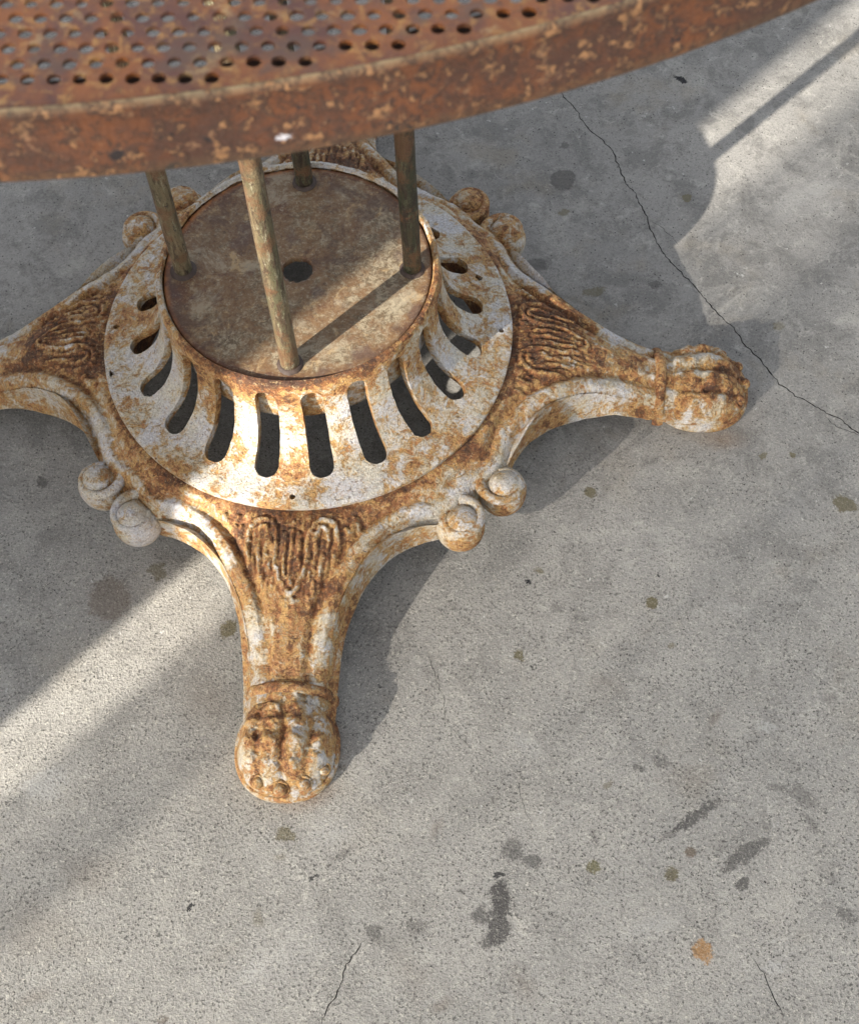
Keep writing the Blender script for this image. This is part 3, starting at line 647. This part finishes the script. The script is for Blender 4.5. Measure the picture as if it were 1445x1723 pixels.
def collar():
    Ltot = arc[-1]; RB = .125; W = 2*math.pi*RB     # unrolled width, metres at r=.125
    l_top, l_bot = l_at(.1470), l_at(.0862)
    off = 18*R(1)*RB                                  # domain starts between two slots
    vin, edges, holes = [], [], []
    # boundary
    NB, NL = 360, 36
    bx = [i*W/NB for i in range(NB + 1)]; ly = [j*Ltot/NL for j in range(NL + 1)]
    def addpt(x, y): vin.append(Vector((x, y))); return len(vin) - 1
    bot = [addpt(x, 0) for x in bx]; right = [bot[-1]] + [addpt(W, y) for y in ly[1:]]
    top = [addpt(x, Ltot) for x in bx[:-1]] + [right[-1]]; left = [bot[0]] + [addpt(0, y) for y in ly[1:-1]] + [top[0]]
    for ch in (bot, right, top, left): edges += list(zip(ch, ch[1:]))
    def stadium(cx, l0, l1, w0, w1, seed):
        """angular half width shrinks with the radius"""
        rnd = random.Random(seed); pts = []
        n = 9
        for k in range(n + 1): a = math.pi*k/n; pts.append((cx + w1*math.cos(a), l1 - w1 + w1*math.sin(a)))
        for k in range(1, 12): f = k/12; pts.append((cx - (w1 + (w0 - w1)*f), l1 - w1 + (l0 + w0 - l1 + w1)*f))
        for k in range(n + 1): a = math.pi + math.pi*k/n; pts.append((cx + w0*math.cos(a), l0 + w0 + w0*math.sin(a)))
        for k in range(1, 12): f = k/12; pts.append((cx + (w0 + (w1 - w0)*f), l0 + w0 + (l1 - w1 - l0 - w0)*f))
        return [(x + rnd.gauss(0, .00012), y + rnd.gauss(0, .00012)) for x, y in pts]
    for k in range(20):
        az = 9 + 18*k; cx = ((az - 18)*R(1)*RB) % W
        hs_ = stadium(cx, l_top, l_bot, .0080*RB/.1035, .0091*RB/.130, k); holes.append(hs_)
    r_h = .146; l_h = float(np.interp(r_h, pr[130:220, 0], arc[130:220]))
    for k in range(4):
        cx = ((90*k - 18) % 360)*R(1)*RB
        holes.append([(cx + .0022*math.cos(a)*RB/r_h, l_h + .0022*math.sin(a)) for a in np.linspace(0, 2*math.pi, 14, endpoint=False)])
    # rust-through holes
    def star(az, r, sx, seed, n=13):
        l = float(np.interp(r, pr[130:225, 0], arc[130:225])); rnd = random.Random(seed); cx = ((az - 18) % 360)*R(1)*RB
        return [(cx + sx*rnd.uniform(.35, 1.15)*math.cos(a), l + sx*.75*rnd.uniform(.3, 1.15)*math.sin(a)) for a in np.linspace(0, 2*math.pi, n, endpoint=False)]
    holes.append(star(20.6, .1375, .0044, 4)); holes.append(star(196.5, .1505, .0036, 9))
    polys = []
    for h in holes:
        o = len(vin)
        for x, y in h: vin.append(Vector((x, y)))
        edges += [(o + i, o + (i + 1) % len(h)) for i in range(len(h))]; polys.append(h)
    # interior points
    def inpoly(x, y, pl):
        c = False; j = len(pl) - 1
        for i in range(len(pl)):
            a, b = pl[i], pl[j]
            if (a[1] > y) != (b[1] > y) and x < (b[0] - a[0])*(y - a[1])/(b[1] - a[1]) + a[0]: c = not c
            j = i
        return c
    bb = [(min(p[0] for p in h), max(p[0] for p in h), min(p[1] for p in h), max(p[1] for p in h)) for h in polys]
    cen = np.array([q for h in polys for q in h])
    for i in range(1, NB):
        for j in range(1, NL):
            x, y = bx[i], ly[j]
            bad = any(b[0] < x < b[1] and b[2] < y < b[3] and inpoly(x, y, h) for b, h in zip(bb, polys))
            if not bad and np.min(np.abs(cen[:, 0] - x) + np.abs(cen[:, 1] - y)) > .0009: addpt(x, y)
    vo, eo, fo, *_ = delaunay_2d_cdt(vin, edges, [], 0, 1e-8)
    F = []
    for f in fo:
        cx = sum(vo[i].x for i in f)/len(f); cy = sum(vo[i].y for i in f)/len(f)
        if any(b[0] < cx < b[1] and b[2] < cy < b[3] and inpoly(cx, cy, h) for b, h in zip(bb, polys)): continue
        F.append(tuple(f))
    X = np.array([(p.x, p.y) for p in vo]); n = len(X)
    r = np.interp(X[:, 1], arc, pr[:, 0]); z = np.interp(X[:, 1], arc, pr[:, 1])
    nr_ = np.interp(X[:, 1], arc, nrm[:, 0]); nz = np.interp(X[:, 1], arc, nrm[:, 1])
    az = X[:, 0]/RB + R(18)
    wob = .0004*lnoise(np.cos(az)*2, np.sin(az)*2 + X[:, 1]*20, 3, 31) + .00022*lnoise(np.cos(az)*.13 + z, np.sin(az)*.13 - z, 300, 32)
    ln = np.hypot(nr_, nz)
    th = np.interp(X[:, 1], [0, arc[-1]*.06, arc[-1]*.15, arc[-1]*.85, arc[-1]*.95, arc[-1]], [.001, .0030, .0060, .0056, .0030, .0008])
    Vt = np.stack([(r + wob)*np.cos(az), (r + wob)*np.sin(az), z + wob], 1)
    ri = r + nr_/ln*th; Vb = np.stack([ri*np.cos(az), ri*np.sin(az), z + nz/ln*th], 1)
    V = np.vstack([Vt, Vb]); faces = [f[::-1] for f in F] + [tuple(i + n for i in f) for f in F]
    # walls along open edges
    from collections import Counter
    cnt = Counter()
    for f in F:
        for a, b in zip(f, f[1:] + f[:1]): cnt[(min(a, b), max(a, b))] += 1
    for f in F:
        for a, b in zip(f, f[1:] + f[:1]):
            if cnt[(min(a, b), max(a, b))] == 1 and not (X[a, 0] < 1e-6 and X[b, 0] < 1e-6) and not (X[a, 0] > W - 1e-6 and X[b, 0] > W - 1e-6):
                faces.append((a, b, b + n, a + n))
    rust = .42 + .20*sstep(z, .150, .157)*(.45 + .55*np.cos(az + 1.3)) + .13*sstep(z, .120, .150)*(.5 + .5*np.cos(az + 1.4)) + .10*lnoise(np.cos(az)*.12, np.sin(az)*.12, 30, 33)
    rust = np.concatenate([rust, np.full(n, .60)])
    o = mesh_obj('slotted_collar', V, faces, M_COLLAR, table, {'rust': rust})
    bm = bmesh.new(); bm.from_mesh(o.data); bmesh.ops.remove_doubles(bm, verts=bm.verts, dist=1e-6); bmesh.ops.recalc_face_normals(bm, faces=bm.faces)
    for e in bm.edges:
        if len(e.link_faces) == 2 and e.calc_face_angle(0) > R(50): e.smooth = False
    bm.to_mesh(o.data); bm.free()
    return o
collar_ob = collar()

# ---- plate carried by the collar, with the centre hole
def plate():
    m = MB(); NA = 160; rings = [.0112, .0120, .0135, .018, .026, .034, .042, .050, .058, .066, .074, .080, .085, .089, .0925, .0948, .0955]
    th = np.linspace(0, 2*np.pi, NA, endpoint=False); rs = random.Random(5)
    jag = np.array([rs.gauss(0, .00035) for _ in th]); jag = np.convolve(np.r_[jag[-2:], jag, jag[:2]], [.25, .25, .25, .25, 0], 'same')[2:-2]
    def row(r, z): 
        k = jag*(r < .0125)*1.6
        return [((r + kk)*math.cos(t), (r + kk)*math.sin(t), z) for t, kk in zip(th, k)]
    P = [row(.0112, .1490), row(.0110, .1525)] + [row(r, .1536 + .0006*sstep(r, .0955, .02) - (.0004 if r < .0118 else 0) - (.0012 if r > .095 else 0)) for r in rings] + [row(.0955, .149)]
    P = np.array(P); P[3:-2, :, 2] += .00025*lnoise(P[3:-2, :, 0], P[3:-2, :, 1], 60, 41)
    rr = np.hypot(P[..., 0], P[..., 1]); an = np.arctan2(P[..., 1], P[..., 0])
    ru = .5 + .30*sstep(rr, .086, .0955) + .15*sstep(rr, .016, .0115) + .10*np.cos(an - 2.4)*sstep(rr, .02, .06) + .12*sstep(rr, .075, .09)
    m.grid(P, wrap=True, rust=ru); o = m.build('top_plate', M_DISC, table)
    m = MB(); P = np.array([[(r*math.cos(t), r*math.sin(t), z + .0006*math.sin(5*t)) for t in th] for r, z in ((.0948, .1525), (.0950, .140), (.0950, .112), (.0944, .1085), (.0930, .1085), (.0925, .112), (.0925, .150))])
    m.grid(P, wrap=True, flip=True, rust=.47); m.build('skirt', M_COLLAR, o); return o
plate()
# ---- rods with their sockets
RR_, EPS = .0816, .888
for k in range(4):
    a = R(-90 + 90*k + EPS); x, y = RR_*math.cos(a), RR_*math.sin(a); rnd = random.Random(50 + k)
    m = MB(); z = np.linspace(.150, .7050, 60)
    m.tube([(x + .00012*math.sin(q*40 + k), y + .00012*math.cos(q*33 + k), q) for q in z], .0065 + .00008*np.sin(z*90 + k), 24)
    ro = m.build('rod', M_ROD_DARK if k in (1, 2) else M_ROD, table)  # rear: its own dark paint; right: tabletop shade put into the colour
    m = MB(); th = np.linspace(0, 2*np.pi, 32, endpoint=False)
    P = np.array([[(x + (r + rnd.gauss(0, .00018))*math.cos(t), y + (r + rnd.gauss(0, .00018))*math.sin(t), zz) for t in th] for r, zz in ((.0064, .1558), (.0071, .1556), (.0080 + rnd.uniform(0, .0006), .1549), (.0090 + rnd.uniform(0, .0008), .1536))])
    m.grid(P, wrap=True, flip=True, rust=.6); m.build('rod_socket', M_IRON, ro)

# ---- table top: rolled rim and perforated sheet
HB, HT, RT = .6964, .7186, .4130
def rim():
    m = MB(); NA = 720; th = np.linspace(0, 2*np.pi, NA, endpoint=False); rs = np.random.RandomState(3)
    prof = [(.4112, HT - .0040), (.4116, HT - .0016), (.4121, HT - .0004), (.4127, HT + .0002), (.4134, HT - .0004), (.4138, HT - .0020), (.4133, HT - .0034), (.4131, HT - .008), (.4133, HT - .013), (.4134, HT - .0175), (.4133, HB + .0012), (.4125, HB), (.4110, HB + .0002), (.4108, HB + .002), (.4108, HT - .006)]
    P = np.array([[((r)*math.cos(t), r*math.sin(t), z) for t in th] for r, z in prof])
    w = .00035*lnoise(np.cos(th)*.41, np.sin(th)*.41, 60, 51) + .00025*lnoise(np.cos(th)*.41, np.sin(th)*.41, 220, 52)
    P[:, :, 2] += w[None]; P[:, :, 0] += (w*np.cos(th))[None]; P[:, :, 1] += (w*np.sin(th))[None]
    m.grid(P, wrap=True, rust=.5)
    o = mesh_obj('table_rim', m.v, m.f, M_RIM, table, {'rust': m.a, 'edge': np.repeat([0, 0, .2, .9, .35, 0, 0, 0, 0, 0, .15, .2, 0, 0, 0], NA)})
    return o
rim()
m = MB(); th = np.linspace(0, 2*np.pi, 360, endpoint=False)
m.grid(np.array([[(r*math.cos(t), r*math.sin(t), z) for t in th] for r, z in ((.4110, .7128), (.3990, .7128), (.3986, .7122), (.3990, .7108), (.4110, .7108))]), wrap=True)
m.build('rim_flange', M_IRON, table)
def sheet():
    px, py = .00573, .00475; ang = R(.8); ca, sa = math.cos(ang), math.sin(ang)
    # hole at (.0293,-.4006)
    ox, oy = .0293, -.4006; V = []; F = []; idx = {}
    zt, zb = .7165, .7153; hr = .00166; RM = .4121
    bx_, by_ = px*.5, py*.5
    hexv = [(0, py*2/3), (px/2, py/3), (px/2, -py/3), (0, -py*2/3), (-px/2, -py/3), (-px/2, py/3)]
    N = 95
    rnd = random.Random(9)
    def vid(x, y, z):
        r = math.hypot(x, y)
        if r > RM: x, y = x*RM/r, y*RM/r
        k = (round(x*2e5), round(y*2e5), z); i = idx.get(k)
        if i is None: i = idx[k] = len(V); V.append((x, y, zt if z else zb))
        return i
    uo, vo_ = ca*ox + sa*oy, -sa*ox + ca*oy
    cxs = []
    for j in range(-190, 260):
        for i in range(-170, 170):
            a = uo + i*px + (px/2 if j % 2 else 0); b = vo_ + j*py; x, y = a*ca - b*sa, a*sa + b*ca
            if math.hypot(x, y) < RM + .0025: cxs.append((x, y))
    for x, y in cxs:
        r = math.hypot(x, y); near = y < -.34 and -.06 < x < .26
        rot = lambda p: (x + p[0]*ca - p[1]*sa, y + p[0]*sa + p[1]*ca)
        H = [rot(p) for p in hexv]
        ht = [vid(*h, 1) for h in H]; hb = [vid(*h, 0) for h in H]
        if r > .4072 or (y < -.4035 and abs(x) < .06):
            F.append(tuple(ht[::-1])); F.append(tuple(hb)); continue
        q = hr*(1 + rnd.uniform(-.07, .07)); sub = 2 if near else 1; n = 6*sub; o = len(V); 
        jx, jy = rnd.gauss(0, .00006), rnd.gauss(0, .00006)
        for z in (zt, zb):
            for k in range(n):
                a = R(90 - 60*k/sub) + ang; V.append((x + jx + q*math.cos(a), y + jy + q*math.sin(a), z))
        for k in range(6):
            k2 = (k + 1) % 6
            inn = [o + (k*sub + t) % n for t in range(sub + 1)]
            F.append((ht[k2], ht[k], *inn)) ; F.append((hb[k], hb[k2], *[i + n for i in inn[::-1]]))
            for t in range(sub): F.append((inn[t], inn[t] + n, inn[t+1] + n, inn[t+1]))
    o = mesh_obj('perforated_top', V, F, M_SHEET, table, smooth=False)
    return o
sheet()
def under():
    m = MB(); th = np.linspace(0, 2*np.pi, 64, endpoint=False)
    P = np.array([[(r*math.cos(t), r*math.sin(t), z) for t in th] for r, z in ((.02, .7065), (.096, .7065), (.098, .705), (.098, .701), (.02, .701), (.02, .7065))])
    m.grid(P, wrap=True, rust=.5); m.build('support_plate', M_IRON, table)
under()
#OUTSIDE
# ------------------------------------------------------------------ unseen boards and reeds, added to block and thin the low sun
ca_, sa_ = math.cos(R(SUN_AZ)), math.sin(R(SUN_AZ))
def frame_(name, t, s, z, label, cat):
    o = bpy.data.objects.new(name, None); COL.objects.link(o); o.location = (t*ca_ - s*sa_, t*sa_ + s*ca_, z); o.rotation_euler.z = R(SUN_AZ)
    o['label'] = label; o['category'] = cat; return o     # local x runs towards the sun, local y across it
blocker = frame_('added_board_blocker', 1.6, 0, 0, 'unseen board fence standing behind the photographer, shading the left side', 'blocker')
m = MB(); m.box(-.009, .009, -.12, .03, .02, 2.2)
m.v = [(x, y if y < 0 else .030 + (.95 - z)*.07, z) for x, y, z in m.v]; m.build('board', M_WOOD, blocker, smooth=False)
k = 1; s0 = -.24
while s0 > -1.4:
    dx = .024 if k % 2 else 0
    m = MB(); m.box(-.009 + dx, .009 + dx, s0, s0 + .15, .02, 2.2 + .02*math.sin(k*2.1)); m.build('board', M_WOOD, blocker, smooth=False)
    s0 -= .135; k += 1
for zz in (.25, 1.9):
    m = MB(); m.box(.036, .076, -1.3, .0, zz, zz + .07); m.build('rail', M_WOOD, blocker, smooth=False)
reed = frame_('added_reed_screen', 2.6, 0, 0, 'unseen reed screen beside the board fence, letting thin sun through', 'screen')
m = MB(); rnd = random.Random(2); s0 = .105
while s0 < 1.6:
    lo = .0036 if s0 < .142 else .0045 if s0 < .180 else .0016
    hi = .0036 if s0 < .20 else .0047 + .0001*math.sin(s0*21)
    zk = 1.10 + .05*math.sin(s0*9); x_ = rnd.uniform(-.003, .003)
    m.tube([(x_, s0, 0), (x_, s0, zk - .30), (x_, s0, zk + .16), (x_, s0 + rnd.uniform(-.001, .001), 2.4)], [lo, lo, hi, hi], 6)
    s0 += .0108*rnd.uniform(.95, 1.05)
m.build('reeds', M_REED, reed, kind='stuff')
for zz in (.3, 2.3):
    m = MB(); m.box(.006, .016, .10, 1.6, zz, zz + .02); m.build('batten', M_WOOD, reed, smooth=False)
